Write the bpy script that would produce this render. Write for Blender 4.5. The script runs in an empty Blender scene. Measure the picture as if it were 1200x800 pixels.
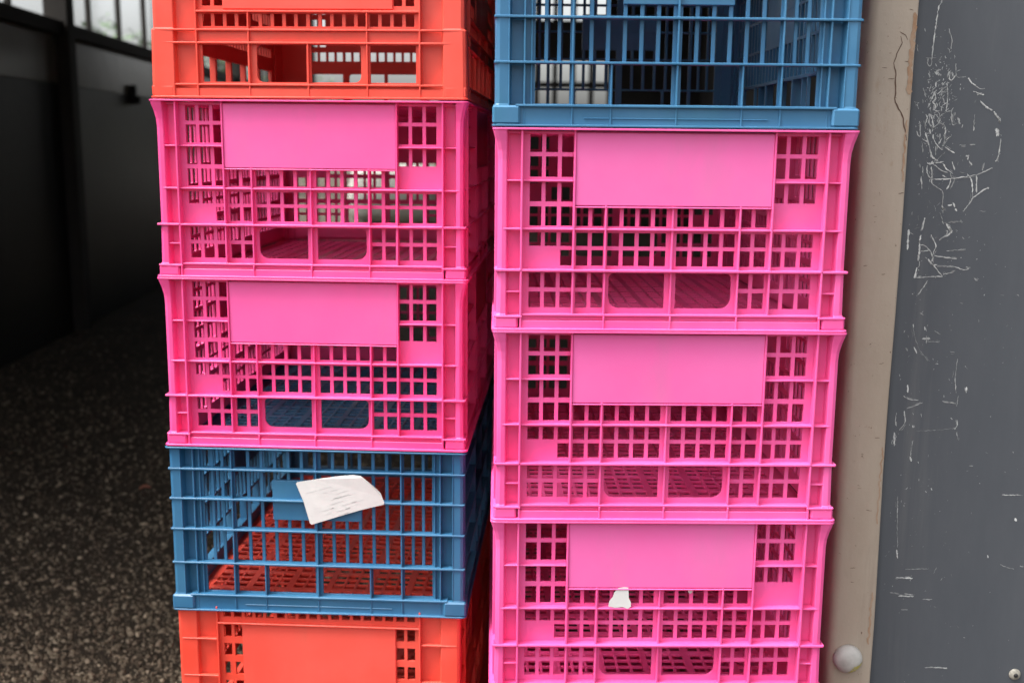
import bpy, bmesh, math, random
from mathutils import Vector, Matrix, noise
import numpy as np
R = math.radians
rng = random.Random(11)
sc = bpy.context.scene
col = sc.collection

# ------------------------------------------------------------------ camera
CZ = 1.096                                  # camera height above the gravel
cam_d = bpy.data.cameras.new('camera')
cam = bpy.data.objects.new('camera', cam_d); col.objects.link(cam)
pt, rl = .1810, -.0096
r0, u0, fw = Vector((1, 0, 0)), Vector((0, math.sin(pt), math.cos(pt))), Vector((0, math.cos(pt), -math.sin(pt)))
rx = r0*math.cos(rl) - u0*math.sin(rl); ux = r0*math.sin(rl) + u0*math.cos(rl)
cam.matrix_world = Matrix(((rx.x, ux.x, -fw.x, 0), (rx.y, ux.y, -fw.y, 0), (rx.z, ux.z, -fw.z, CZ), (0, 0, 0, 1)))
cam_d.sensor_width = 36; cam_d.lens = 36*1265.8/1200
cam_d.clip_start = .02; cam_d.clip_end = 3000
cam_d.dof.use_dof = True; cam_d.dof.focus_distance = 1.27; cam_d.dof.aperture_fstop = 5.4
sc.camera = cam

# ------------------------------------------------------------------ light
SUN_EL, SUN_AZ = R(62), R(250)              # high on the left, through thin cloud
w = bpy.data.worlds.new('World'); sc.world = w; w.use_nodes = True
nt = w.node_tree; nt.nodes.clear()
sky = nt.nodes.new('ShaderNodeTexSky'); sky.sky_type = 'NISHITA'; sky.sun_disc = False
sky.sun_elevation = SUN_EL; sky.sun_rotation = SUN_AZ
sky.air_density = 1.0; sky.dust_density = 6.0; sky.ozone_density = 1.0
hs = nt.nodes.new('ShaderNodeHueSaturation'); hs.inputs['Saturation'].default_value = .22
bg = nt.nodes.new('ShaderNodeBackground'); bg.inputs['Strength'].default_value = .13
wo = nt.nodes.new('ShaderNodeOutputWorld')
nt.links.new(sky.outputs[0], hs.inputs['Color']); nt.links.new(hs.outputs[0], bg.inputs['Color']); nt.links.new(bg.outputs[0], wo.inputs[0])
sd = bpy.data.lights.new('sun', 'SUN'); sd.energy = 1.5; sd.angle = R(18); sd.color = (1, .96, .91)
sun = bpy.data.objects.new('sun', sd); col.objects.link(sun)
dv = Vector((math.sin(SUN_AZ)*math.cos(SUN_EL), math.cos(SUN_AZ)*math.cos(SUN_EL), math.sin(SUN_EL)))
sun.rotation_euler = dv.to_track_quat('Z', 'Y').to_euler()
vs = sc.view_settings
sc.display_settings.display_device = 'sRGB'
vs.view_transform = 'Standard'; vs.look = 'None'; vs.gamma = 1; vs.use_curve_mapping = False
vs.exposure = 1.64                           # exposed for the shade
sc.cycles.use_denoising = True
sc.cycles.max_bounces = 10; sc.cycles.diffuse_bounces = 6; sc.cycles.glossy_bounces = 4
sc.cycles.sample_clamp_indirect = 8

# ------------------------------------------------------------------ materials
def new_mat(name):
    m = bpy.data.materials.new(name); m.use_nodes = True
    return m, m.node_tree, m.node_tree.nodes['Principled BSDF']

def nz(nt, scale, detail=4, rough=.55, stretch=None, vec='Object'):
    n = nt.nodes.new('ShaderNodeTexNoise'); n.inputs['Scale'].default_value = scale
    n.inputs['Detail'].default_value = detail; n.inputs['Roughness'].default_value = rough
    if vec == 'World':
        g = nt.nodes.new('ShaderNodeNewGeometry'); out = g.outputs['Position']
    else:
        g = nt.nodes.new('ShaderNodeTexCoord'); out = g.outputs['Object']
    if stretch:
        mp = nt.nodes.new('ShaderNodeMapping'); mp.inputs['Scale'].default_value = stretch
        nt.links.new(out, mp.inputs['Vector']); out = mp.outputs[0]
    nt.links.new(out, n.inputs['Vector'])
    return n.outputs['Fac']

def ramp(nt, fac, a, b, c0=(0, 0, 0, 1), c1=(1, 1, 1, 1)):
    r = nt.nodes.new('ShaderNodeValToRGB')
    r.color_ramp.elements[0].position = a; r.color_ramp.elements[1].position = b
    r.color_ramp.elements[0].color = c0; r.color_ramp.elements[1].color = c1
    nt.links.new(fac, r.inputs[0]); return r.outputs[0]

def mix(nt, fac, a, b, mode='MIX'):
    m = nt.nodes.new('ShaderNodeMix'); m.data_type = 'RGBA'; m.blend_type = mode
    for s, v in ((m.inputs[0], fac), (m.inputs[6], a), (m.inputs[7], b)):
        if isinstance(v, (int, float)): s.default_value = v
        elif isinstance(v, tuple): s.default_value = v
        else: nt.links.new(v, s)
    return m.outputs[2]

def bump(nt, p, h, strength, dist):
    b = nt.nodes.new('ShaderNodeBump'); b.inputs['Strength'].default_value = strength; b.inputs['Distance'].default_value = dist
    nt.links.new(h, b.inputs['Height']); nt.links.new(b.outputs[0], p.inputs['Normal'])

def rgba(c, k=1): return (min(1, c[0]*k), min(1, c[1]*k), min(1, c[2]*k), 1)

def plastic(name, c, faded, rough=.38):
    m, t, p = new_mat(name)
    f1 = ramp(t, nz(t, 7, 5, .6, vec='World'), .35, .7)
    base = mix(t, f1, rgba(c), rgba(faded))
    # thin pale scuffs and grey grime freckles
    sc1 = ramp(t, nz(t, 26, 6, .7, (1, 1, .12), 'World'), .68, .74)
    base = mix(t, ramp(t, nz(t, 9, 3, vec='World'), .52, .7), base, mix(t, sc1, base, rgba(faded, 1.2)))
    sm = ramp(t, nz(t, 13, 6, .68, (1, 1, .35), 'World'), .54, .78, (0, 0, 0, 1), (.30, .30, .30, 1))
    base = mix(t, sm, base, rgba((faded[0]*.62, faded[1]*.8+.05, faded[2]*.66+.03)))
    oi = t.nodes.new('ShaderNodeObjectInfo'); base = mix(t, 1.0, base, oi.outputs['Color'], 'MULTIPLY')
    gr = ramp(t, nz(t, 160, 5, .75, vec='World'), .69, .76)
    base = mix(t, gr, base, mix(t, .45, base, (.16, .13, .11, 1)))
    t.links.new(base, p.inputs['Base Color'])
    rr = ramp(t, nz(t, 18, 5, .6, vec='World'), .3, .75, (rough-.06,)*3+(1,), (rough+.16,)*3+(1,))
    t.links.new(rr, p.inputs['Roughness'])
    p.inputs['Specular IOR Level'].default_value = .45
    bump(t, p, nz(t, 420, 3, vec='World'), .12, .0006)
    return m

M = {}
M['pink'] = plastic('pink_plastic', (.81, .066, .262), (.82, .100, .325))
M['pink_label'] = plastic('pink_plate_sky_sheen', (.78, .094, .325), (.78, .116, .360), .5)  # paler than the moulding: sky sheen put into the plate colour
M['red_label'] = plastic('red_plate_sky_sheen', (.74, .072, .048), (.76, .098, .072), .5)  # sky sheen put into the red plates' colour as well
M['blue'] = plastic('blue_plastic', (.030, .138, .270), (.060, .190, .330))
M['red'] = plastic('red_plastic', (.73, .060, .034), (.75, .098, .070))

def simple(name, c, c2=None, rough=.7, scale=8, bmp=.2, bscale=60, bdist=.003, spec=.4, metal=0, vec='World'):
    m, t, p = new_mat(name)
    if c2: t.links.new(mix(t, ramp(t, nz(t, scale, 6, .62, vec=vec), .3, .7), rgba(c), rgba(c2)), p.inputs['Base Color'])
    else: p.inputs['Base Color'].default_value = rgba(c)
    p.inputs['Roughness'].default_value = rough; p.inputs['Specular IOR Level'].default_value = spec
    p.inputs['Metallic'].default_value = metal
    if bmp: bump(t, p, nz(t, bscale, 5, .6, vec=vec), bmp, bdist)
    return m

M['paper'] = simple('white_paper', (.64, .63, .61), (.57, .56, .545), .75, 60, .15, 300, .0005)
M['print'] = simple('faint_print', (.585, .58, .57), None, .8, bmp=0)
M['wall'] = simple('dark_painted_sheet', (.017, .0165, .0155), (.028, .0265, .024), .42, 1.3, .15, 6, .01)
M['wall_upper'] = simple('window_sheen_sheet', (.270, .250, .210), (.350, .320, .262), .17, 1.6, .10, 5, .01, spec=.8)  # lightened: window reflection on the upper wall put into its colour
M['wood'] = simple('dark_timber', (.022, .019, .017), (.035, .029, .024), .7, 5, .25, 30, .003)
M['roof'] = simple('roof_sheet', (.055, .052, .048), (.08, .075, .07), .7, 2, .2, 20, .01)
M['inner'] = simple('dark_board', (.030, .027, .026), (.05, .045, .04), .75, 2, .2, 20, .01)
M['black'] = simple('black_iron', (.012, .012, .012), None, .55, bmp=0)
M['bag'] = simple('woven_bag', (.66, .64, .60), (.55, .53, .48), .85, 9, .3, 90, .01)
M['bark'] = simple('bark', (.10, .075, .05), (.06, .045, .03), .9, 20, .5, 60, .01)
M['white_cap'] = simple('worn_white_enamel', (.50, .485, .455), (.33, .315, .29), .42, 55, .1, 200, .0006)
M['yellow'] = simple('yellow_paint', (.58, .50, .10), (.36, .31, .12), .5, 150, .1, 200, .0005)
M['crack'] = simple('crack_dirt', (.115, .070, .050), None, .9, bmp=0)
M['rust'] = simple('rusty_stain', (.30, .175, .10), (.40, .30, .22), .8, 70, .1, 200, .0005)
m_, t_, p_ = new_mat('scratched_white'); a_ = t_.nodes.new('ShaderNodeAttribute'); a_.attribute_name = 'shade'
t_.links.new(mix(t_, a_.outputs['Fac'], (.12, .125, .128, 1), (.56, .57, .56, 1)), p_.inputs['Base Color']); p_.inputs['Roughness'].default_value = .85
M['chalk'] = m_
M['washer'] = simple('dull_zinc', (.36, .34, .29), (.20, .19, .16), .55, 120, .1, 200, .0005)
M['leaf_dry'] = simple('dry_leaf', (.62, .27, .18), (.50, .19, .12), .7, 60, .2, 100, .001)
M['leaf_pale'] = simple('pale_leaf', (.22, .19, .13), (.17, .14, .10), .7, 60, .2, 100, .001)

def m_leaf():
    m, t, p = new_mat('green_leaf')
    t.links.new(mix(t, ramp(t, nz(t, 3, 4, vec='World'), .3, .7), (.05, .105, .035, 1), (.12, .21, .075, 1)), p.inputs['Base Color'])
    p.inputs['Roughness'].default_value = .55
    return m
M['leaf'] = m_leaf()

def m_ground():
    m, t, p = new_mat('gravel_ground')
    a = mix(t, ramp(t, nz(t, 3, 6, .6, vec='World'), .3, .7), (.036, .027, .019, 1), (.066, .050, .035, 1))
    v = t.nodes.new('ShaderNodeTexVoronoi'); v.inputs['Scale'].default_value = 130
    g = t.nodes.new('ShaderNodeNewGeometry'); t.links.new(g.outputs['Position'], v.inputs['Vector'])
    b = mix(t, ramp(t, v.outputs['Color'], .25, .95), a, (.085, .066, .048, 1))
    a2 = mix(t, .55, a, b)
    t.links.new(a2, p.inputs['Base Color']); p.inputs['Roughness'].default_value = .9
    p.inputs['Specular IOR Level'].default_value = .25
    bump(t, p, nz(t, 55, 8, .75, vec='World'), .9, .012)
    return m
M['ground'] = m_ground()

def m_peb():
    m, t, p = new_mat('gravel_stone')
    a = t.nodes.new('ShaderNodeAttribute'); a.attribute_name = 'shade'
    r = t.nodes.new('ShaderNodeValToRGB'); e = r.color_ramp.elements
    e[0].position = 0; e[0].color = (.090, .067, .045, 1); e[1].position = 1; e[1].color = (.54, .43, .30, 1)
    e.new(.45).color = (.19, .148, .102, 1); e.new(.75).color = (.27, .213, .148, 1); e.new(.93).color = (.39, .315, .225, 1)
    t.links.new(a.outputs['Fac'], r.inputs[0]); t.links.new(r.outputs[0], p.inputs['Base Color'])
    p.inputs['Roughness'].default_value = .85; p.inputs['Specular IOR Level'].default_value = .3
    return m
M['pebble'] = m_peb()

def m_door():
    m, t, p = new_mat('slate_grey_door_paint')
    a = mix(t, ramp(t, nz(t, 5, 6, .65, (1, 1, .25), 'World'), .3, .72), (.056, .063, .074, 1), (.086, .093, .104, 1))
    st = ramp(t, nz(t, 22, 5, .7, (1, 1, .05), 'World'), .56, .78)
    a = mix(t, ramp(t, nz(t, 2.5, 3, vec='World'), .4, .65), a, mix(t, st, a, (.125, .13, .134, 1)))
    sp = ramp(t, nz(t, 190, 3, .8, vec='World'), .735, .76)
    a = mix(t, mix(t, ramp(t, nz(t, 6, 2, vec='World'), .5, .66), (0, 0, 0, 1), sp), a, (.24, .24, .24, 1))
    t.links.new(a, p.inputs['Base Color']); p.inputs['Roughness'].default_value = .62
    p.inputs['Specular IOR Level'].default_value = .35
    bump(t, p, nz(t, 140, 4, vec='World'), .12, .001)
    return m
M['door'] = m_door()

def m_post():
    m, t, p = new_mat('beige_post_paint')
    a = mix(t, ramp(t, nz(t, 9, 6, .6, (1, 1, .3), 'World'), .3, .7), (.330, .265, .205, 1), (.430, .365, .295, 1))
    s = ramp(t, nz(t, 16, 7, .72, (1, 1, .35), 'World'), .60, .76)
    a = mix(t, s, a, (.30, .205, .125, 1))
    dr = ramp(t, nz(t, 30, 6, .7, (1, 1, .08), 'World'), .55, .75, (0, 0, 0, 1), (.65, .65, .65, 1))
    a = mix(t, dr, a, (.25, .20, .16, 1))
    sp = ramp(t, nz(t, 120, 4, .7, vec='World'), .67, .72)
    a = mix(t, sp, a, (.12, .075, .05, 1))
    ch = ramp(t, nz(t, 34, 8, .8, vec='World'), .675, .69)
    a = mix(t, ch, a, (.20, .115, .07, 1))
    t.links.new(a, p.inputs['Base Color']); p.inputs['Roughness'].default_value = .6
    bump(t, p, nz(t, 60, 6, .65, vec='World'), .25, .003)
    return m
M['post'] = m_post()

def m_glass():
    m, t, p = new_mat('dusty_pane')
    t.nodes.remove(p); o = t.nodes['Material Output']
    tr = t.nodes.new('ShaderNodeBsdfTransparent'); tr.inputs[0].default_value = (.975, .98, .975, 1)
    gl = t.nodes.new('ShaderNodeBsdfGlossy'); gl.inputs['Roughness'].default_value = .06
    lw = t.nodes.new('ShaderNodeLayerWeight'); lw.inputs['Blend'].default_value = .5
    fr = t.nodes.new('ShaderNodeMath'); fr.operation = 'POWER'; fr.inputs[1].default_value = 5; t.links.new(lw.outputs['Facing'], fr.inputs[0])
    mx = t.nodes.new('ShaderNodeMixShader')
    t.links.new(fr.outputs[0], mx.inputs[0]); t.links.new(tr.outputs[0], mx.inputs[1]); t.links.new(gl.outputs[0], mx.inputs[2])
    t.links.new(mx.outputs[0], o.inputs['Surface'])
    return m
M['glass'] = m_glass()

# ------------------------------------------------------------------ helpers
def link(name, me, parent=None, **kw):
    o = bpy.data.objects.new(name, me); col.objects.link(o)
    if parent: o.parent = parent
    for k, v in kw.items(): o[k] = v
    return o

def empty(name, loc, rz=0, **kw):
    o = bpy.data.objects.new(name, None); col.objects.link(o)
    o.location = loc; o.rotation_euler = (0, 0, rz); o.empty_display_size = .05
    for k, v in kw.items(): o[k] = v
    return o

def to_mesh(name, bm, m, smooth=False):
    bmesh.ops.recalc_face_normals(bm, faces=bm.faces[:])
    me = bpy.data.meshes.new(name); bm.to_mesh(me); bm.free()
    if m: me.materials.append(m)
    if smooth:
        for p in me.polygons: p.use_smooth = True
    return me

def add_box(bm, x0, x1, y0, y1, z0, z1, bev=0):
    v = [bm.verts.new((x, y, z)) for x in (x0, x1) for y in (y0, y1) for z in (z0, z1)]
    fs = [bm.faces.new([v[i] for i in q]) for q in ((0, 1, 3, 2), (4, 6, 7, 5), (0, 4, 5, 1), (2, 3, 7, 6), (0, 2, 6, 4), (1, 5, 7, 3))]
    if bev:
        es = list({e for f in fs for e in f.edges})
        bmesh.ops.bevel(bm, geom=es, offset=bev, segments=1, affect='EDGES', profile=.5)

def box_mesh(name, x0, x1, y0, y1, z0, z1, m, bev=0):
    bm = bmesh.new(); add_box(bm, x0, x1, y0, y1, z0, z1, bev); return to_mesh(name, bm, m)

def finish(me, width, m):
    """round the sharp edges of a mesh once, so that copies share the result"""
    o = bpy.data.objects.new('tmp', me); col.objects.link(o)
    b = o.modifiers.new('b', 'BEVEL'); b.width = width; b.segments = 1; b.limit_method = 'ANGLE'; b.angle_limit = R(50)
    dg = bpy.context.evaluated_depsgraph_get()
    me2 = bpy.data.meshes.new_from_object(o.evaluated_get(dg))
    bpy.data.objects.remove(o); bpy.data.meshes.remove(me)
    if not me2.materials: me2.materials.append(m)
    return me2

def perforated(name, a0, a1, b0, b1, holes, thick, m, bev=.0006):
    """plate with rectangular holes (optionally rounded); holes: (a0,a1,b0,b1,[(corner, radius)..]), corner 'll','lr','ul','ur'.
       Returned in plane coords: x=a, y=0..thick, z=b"""
    A, B = {a0, a1}, {b0, b1}
    for h in holes:
        A |= {h[0], h[1]}; B |= {h[2], h[3]}
        for c, r in (h[4] if len(h) > 4 else ()):
            A.add(h[0]+r if c[1] == 'l' else h[1]-r); B.add(h[2]+r if c[0] == 'l' else h[3]-r)
    def uniq(s):
        o = []
        for v in sorted(s):
            if not o or v-o[-1] > 1e-5: o.append(v)
        return o
    A, B = uniq(A), uniq(B)
    V, faces = {}, []
    verts = []
    def vid(a, b):
        k = (round(a*2e5), round(b*2e5))
        if k not in V: V[k] = len(verts); verts.append((a, b))
        return V[k]
    for i in range(len(A)-1):
        for j in range(len(B)-1):
            ca, cb = (A[i]+A[i+1])/2, (B[j]+B[j+1])/2
            hh = None
            for h in holes:
                if h[0] < ca < h[1] and h[2] < cb < h[3]: hh = h; break
            if hh is None:
                faces.append([vid(A[i], B[j]), vid(A[i+1], B[j]), vid(A[i+1], B[j+1]), vid(A[i], B[j+1])]); continue
            for c, r in (hh[4] if len(hh) > 4 else ()):
                px, sx = (hh[0], 1) if c[1] == 'l' else (hh[1], -1)
                pz, sz = (hh[2], 1) if c[0] == 'l' else (hh[3], -1)
                if abs(ca-px) < r and abs(cb-pz) < r:
                    # this cell lies in the corner square: draw the fillet once, from its innermost cell
                    n = 5
                    if abs(abs(ca-px)+abs(A[i+1]-A[i])/2-r) < 1e-4 and abs(abs(cb-pz)+abs(B[j+1]-B[j])/2-r) < 1e-4:
                        arc = [vid(px+sx*r*(1-math.sin(k/n*math.pi/2)), pz+sz*r*(1-math.cos(k/n*math.pi/2))) for k in range(n+1)]
                        f = [vid(px, pz)] + arc
                        if sx*sz > 0: f.reverse()
                        faces.append(f[::-1])
    bm = bmesh.new()
    f0 = [bm.verts.new((a, 0, b)) for a, b in verts]; f1 = [bm.verts.new((a, thick, b)) for a, b in verts]
    cnt = {}
    def area(f):
        s = 0
        for k in range(len(f)):
            x1, y1 = verts[f[k]]; x2, y2 = verts[f[(k+1) % len(f)]]; s += x1*y2-x2*y1
        return s
    for f in faces:
        if area(f) < 0: f = f[::-1]
        bm.faces.new([f0[k] for k in f]); bm.faces.new([f1[k] for k in reversed(f)])
        for k in range(len(f)):
            e = (f[k], f[(k+1) % len(f)]); cnt[e] = 1
    for (p, q) in list(cnt):
        if (q, p) not in cnt:
            bm.faces.new([f0[q], f0[p], f1[p], f1[q]])
    me = to_mesh(name, bm, m)
    return finish(me, bev, m) if bev else me

def warp(me, amp, seed):
    for v in me.vertices:
        p = v.co
        v.co.y += amp*math.sin(p.x*19+seed)*math.cos(p.z*23+seed*1.7)

def move(me, v):
    me.transform(Matrix.Translation(v)); return me

# ------------------------------------------------------------------ the crates (moulded, standing upside down: open side below)
W, D = .400, .600
def ring(name, d, wid, z0, z1, m, r=.006):
    """rectangular hoop running round the crate at depth d"""
    bm = bmesh.new()
    def loop(off, z, rr):
        hx, hy = W/2-off, D/2-off; out = []
        for sx, sy, a0 in ((1, 1, 0), (-1, 1, 90), (-1, -1, 180), (1, -1, 270)):
            for k in range(4):
                t = R(a0+30*k); out.append(bm.verts.new((sx*(hx-rr)+rr*math.cos(t), sy*(hy-rr)+rr*math.sin(t), z)))
        return out
    c = min(.0005, (z1-z0)*.2)
    L = [loop(d+wid, z0, .002), loop(d+c, z0, r), loop(d, z0+c, r), loop(d, z1-c, r), loop(d+c, z1, r), loop(d+wid, z1, .002)]
    n = len(L[0])
    for i in range(len(L)):
        a, b = L[i], L[(i+1) % len(L)]
        for k in range(n): bm.faces.new([a[k], a[(k+1) % n], b[(k+1) % n], b[k]])
    return to_mesh(name, bm, m)

def corner_post(name, prof, m, step, rec, end):
    """prof: list of (z, offset of the proud strip); L-shaped section at corner (+x? no: local corner at origin, a along x, b along y)"""
    bm = bmesh.new(); rings = []
    for z, o in prof:
        s = step
        pts = [(end, rec), (s+.002, rec), (s, o+.0006), (o+.005, o), (o+.0015, o+.0015), (o, o+.005), (o+.0006, s), (rec, s+.002), (rec, end),
               (rec+.003, end), (rec+.003, rec+.003), (end, rec+.003)]
        rings.append([bm.verts.new((a, b, z)) for a, b in pts])
    n = len(rings[0])
    for i in range(len(rings)-1):
        for k in range(n): bm.faces.new([rings[i][k], rings[i][(k+1) % n], rings[i+1][(k+1) % n], rings[i+1][k]])
    bm.faces.new(rings[0]); bm.faces.new(rings[-1][::-1])
    return finish(to_mesh(name, bm, m), .0007, m)

def corner_matrix(i):
    sx, sy = ((-1, -1), (1, -1), (1, 1), (-1, 1))[i]
    return Matrix(((-sx, 0, 0, sx*W/2), (0, -sy, 0, sy*D/2), (0, 0, 1, 0), (0, 0, 0, 1)))

def rows_to_z(ys, H): return [H*(1-(y-25)/620) for y in ys]

class Mould: pass
def grow(a): return a+math.copysign(.1, a) if abs(a) > .12 else a

def make_mould(kind):
    mo = Mould(); mo.kind = kind; m = M[kind]; mo.m = m
    mo.end_variants = []
    if kind == 'pink':
        H = .2224
        zz = lambda y: H*(1-(y-25)/620)
        rows = [(37, 97), (110, 172), (188, 247), (262, 322), (342, 384), (396, 445), (467, 514), (527, 577)]
        rows = [(zz(b), zz(a)) for a, b in rows]
        cells = lambda k: (.0058+.01745*k, .0058+.01745*k+.0131)
        fl = .1675
        for variant in (0, 1):
            holes = []
            for i, (z0, z1) in enumerate(rows):
                for sgn in (-1, 1):
                    for k in range(9):
                        if i < 3 and k < 6: continue
                        if i == 3 and sgn == 1 and k > 5 and variant == 0: continue
                        if i == 5 and sgn == -1 and k > 6: continue
                        if i > 5 and k < 4: continue
                        c0, c1 = cells(k); holes.append((c0, c1, z0, z1) if sgn > 0 else (-c1, -c0, z0, z1))
            hz0, hz1 = rows[7][0], rows[6][1]
            holes.append((.0062, .0690, hz0, hz1, (('lr', .012), ('ur', .006))))
            holes.append((-.0690, -.0062, hz0, hz1, (('ll', .012), ('ul', .006))))
            me = perforated('end_panel', -.1690, .1690, .004, H-.003, holes, .0035, m)
            warp(me, .0005, 1+variant)
            mo.end_variants.append(move(me, (0, -D/2+.0150, 0)))
        holes = []
        for i, (z0, z1) in enumerate(rows):
            for sgn in (-1, 1):
                for k in range(15):
                    if i < 3 and k < 6: continue
                    if i == 5 and sgn == -1 and k > 12: continue
                    c0, c1 = cells(k); holes.append((c0, c1, z0, z1) if sgn > 0 else (-c1, -c0, z0, z1))
        me = perforated('side_panel', -.2690, .2690, .004, H-.003, holes, .0035, m); warp(me, .0006, 4)
        mo.side = move(me, (0, -W/2+.0150, 0))
        rz = {k: zz(k) for k in (183, 262, 330, 457, 525, 596)}
        zp = zz(257)
        mo.bars = [ # (name, s0, s1, d0, d1, z0, z1)
            ('label_plate', -.1083, .1083, .0068, .0165, zp, H-.0045),
            ('rib', -.1880, .1880, .0060, .0165, rz[330]-.0011, rz[330]+.0011),
            ('rib', -.1960, .1960, .0030, .0165, rz[457]-.0013, rz[457]+.0013),
            ('rib', -.1672, .1672, .0045, .0165, rz[596]-.0012, rz[596]+.0012),
            ('rib', -.1082, .1082, .0055, .0165, rz[262]-.0008, rz[262]+.0008),
            ('rib', -.1845, -.1105, .0075, .0185, rz[183]-.0009, rz[183]+.0009),
            ('rib', .1105, .1845, .0075, .0185, rz[183]-.0009, rz[183]+.0009),
            ('rib', -.1845, -.1680, .0075, .0185, rz[525]-.0009, rz[525]+.0009),
            ('rib', .1680, .1845, .0075, .0185, rz[525]-.0009, rz[525]+.0009),
            ('rib', -.1955, -.1660, .0026, .0165, rz[596]-.0032, rz[596]-.0008),
            ('rib', .1660, .1955, .0026, .0165, rz[596]-.0032, rz[596]-.0008),
            ('base_band', -.1665, .1665, .0050, .0160, .0018, .0112),
            ('base_step', -.1664, .1664, .0085, .0158, .0113, .0168),
            ('fin', -fl-.0011, -fl+.0011, .0030, .0190, .0020, H-.0020),
            ('fin', fl-.0011, fl+.0011, .0030, .0190, .0020, H-.0020),
            ('fin', -.1107, -.1085, .0052, .0165, rz[596], H-.002),
            ('fin', .1085, .1107, .0052, .0165, rz[596], H-.002),
            ('fin', -.0010, .0010, .0075, .0165, rz[596], zp),
            ('fin', -.0754, -.0734, .0055, .0165, rz[596], zp),
            ('fin', .0734, .0754, .0055, .0165, rz[596], zp),
            ('fin', -.0010, .0010, .0036, .0160, .002, rz[596]-.0012),
            ('fin', -.0754, -.0734, .0036, .0160, .002, rz[596]-.0012),
            ('fin', .0734, .0754, .0036, .0160, .002, rz[596]-.0012)]
        k = .267/.1675
        mo.side_bars = [(n, grow(a), grow(b), *r) for n, a, b, *r in mo.bars if n not in ('base_band', 'base_step')]
        mo.side_bars.append(('base_band', -.2665, .2665, .0050, .0160, .0018, .0112))
        mo.corner = corner_post('corner_post', [(.001, .0035), (.0176, .0040), (.0185, .0050), (.066, .0058), (.07, .0060), (H-.034, .0062), (H-.024, .0056), (H-.014, .0038), (H-.006, .0016), (H-.0015, .0006)], m, .0160, .0185, .0335)
        mo.hoops = [('base_lip', 0.0002, .012, 0, .0028), ('rim', 0.0, .0125, H-.0022, H), ]
        mo.block = None
        mo.blocks = (.0295, .0032, .0020, .0152)
        nx, ny = (3, 3)
        fl_half = (W/2-.0125, D/2-.0125)
        mo.rec_fl = None
    elif kind == 'blue':
        H = .2285
        rib = [.198, .157, .1147, .0675, .0222]
        xin = [(.005+.018*k, .0185+.018*k) for k in range(6)]
        xout = [(.1155+.0139*k, .1253+.0139*k) for k in range(3)]
        holes = []
        for s in (-1, 1):
            def H_(a, b, z0, z1, r=()):
                holes.append((a, b, z0, z1, r) if s > 0 else (-b, -a, z0, z1, tuple((c[0]+('l' if c[1] == 'r' else 'r'), q) for c, q in r)))
            H_(.005, .1105, .0675, H-.006); H_(.1155, .153, .0675, H-.006)
            H_(.0050, .0688, .0245, .0662, (('ur', .004),)); H_(.0728, .1105, .0245, .0662); H_(.1155, .153, .0245, .0662)
        me = perforated('end_panel', -.1640, .1640, .003, H-.002, holes, .0035, m); warp(me, .0004, 2)
        mo.end_variants = [move(me, (0, -D/2+.0125, 0))]
        holes = []
        zr = [(.0695, .1130), (.1165, .1553), (.1587, .1963), (.1997, H-.006)]
        for s in (-1, 1):
            for k in range(14):
                a, b = .005+.0181*k, .0185+.0181*k
                for q, (z0, z1) in enumerate(zr):
                    if k < 4 and q in (1, 2): continue
                    holes.append((a, b, z0, z1) if s > 0 else (-b, -a, z0, z1))
            for a, b in ((.005, .068), (.073, .136), (.141, .204), (.209, .2535)):
                holes.append((a, b, .0245, .0652) if s > 0 else (-b, -a, .0245, .0652))
        me = perforated('side_panel', -.2640, .2640, .003, H-.002, holes, .0035, m); warp(me, .0006, 5)
        mo.side = move(me, (0, -W/2+.0125, 0))
        B = []
        for z in rib[:4]: B.append(('rib', -.1965, .1965, .0026, .0158, z-.0013, z+.0013))
        B.append(('rib', -.1740, .1740, .0018, .0158, rib[4]-.0013, rib[4]+.0013))
        for s in (-1, 1):
            for k in range(5):
                a = .0185+.018*k; B.append(('slat', s*a, s*(a+.0045), .0128, .0156, .0670, H-.004))
            for k in range(2):
                a = .1253+.0139*k; B.append(('slat', s*a, s*(a+.0041), .0128, .0156, .0670, H-.004))
            B.append(('fin', s*.1120, s*.1140, .0038, .0155, .002, H-.002))
            B.append(('fin', s*.0700, s*.0720, .0040, .0155, .002, .0675))
            B.append(('fin', s*.1560, s*.1578, .0080, .0150, .022, H-.002))
            B.append(('fin', s*.1635, s*.1655, .0050, .0180, .002, H-.002))
            B.append(('fin', s*.1805, s*.1822, .0035, .0180, .018, H-.002))
        B.append(('fin', -.0010, .0010, .0040, .0155, .002, H-.002))
        B.append(('label_plate', -.0595, .0595, .0085, .0155, .1290, .1835))
        B.append(('base_band', -.1720, .1720, .0056, .0140, .0018, .0212))
        B.append(('rib', -.1000, .1000, .0044, .0120, .0085, .0097))
        mo.bars = B
        k = .264/.1645
        mo.side_bars = [(n, grow(a), grow(b), *r) for n, a, b, *r in B if n not in ('slat', 'label_plate')]
        mo.corner = corner_post('corner_post', [(.001, .0022), (.0225, .0030), (.024, .0036), (H-.002, .0040)], m, .0190, .0180, .0370)
        mo.hoops = [('base_lip', .0006, .012, 0, .0022), ('rim', 0.0, .0125, H-.0022, H)]
        mo.blocks = (.0310, .0010, .0020, .0222)
        fl_half = (W/2-.0125, D/2-.0125)
    else:
        H = .2420
        cells = lambda k: (.0022+.0148*k, .0022+.0148*k+.0106)
        rows = [(.2225, .2345), (.1935, .2118), (.1660, .1842), (.1385, .1570), (.1110, .1295), (.0868, .1018)]
        holes = []
        for i, (z0, z1) in enumerate(rows):
            for s in (-1, 1):
                for k in range(9):
                    if 1 <= i <= 4 and k < 7: continue
                    a, b = cells(k); holes.append((a, b, z0, z1) if s > 0 else (-b, -a, z0, z1))
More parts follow.
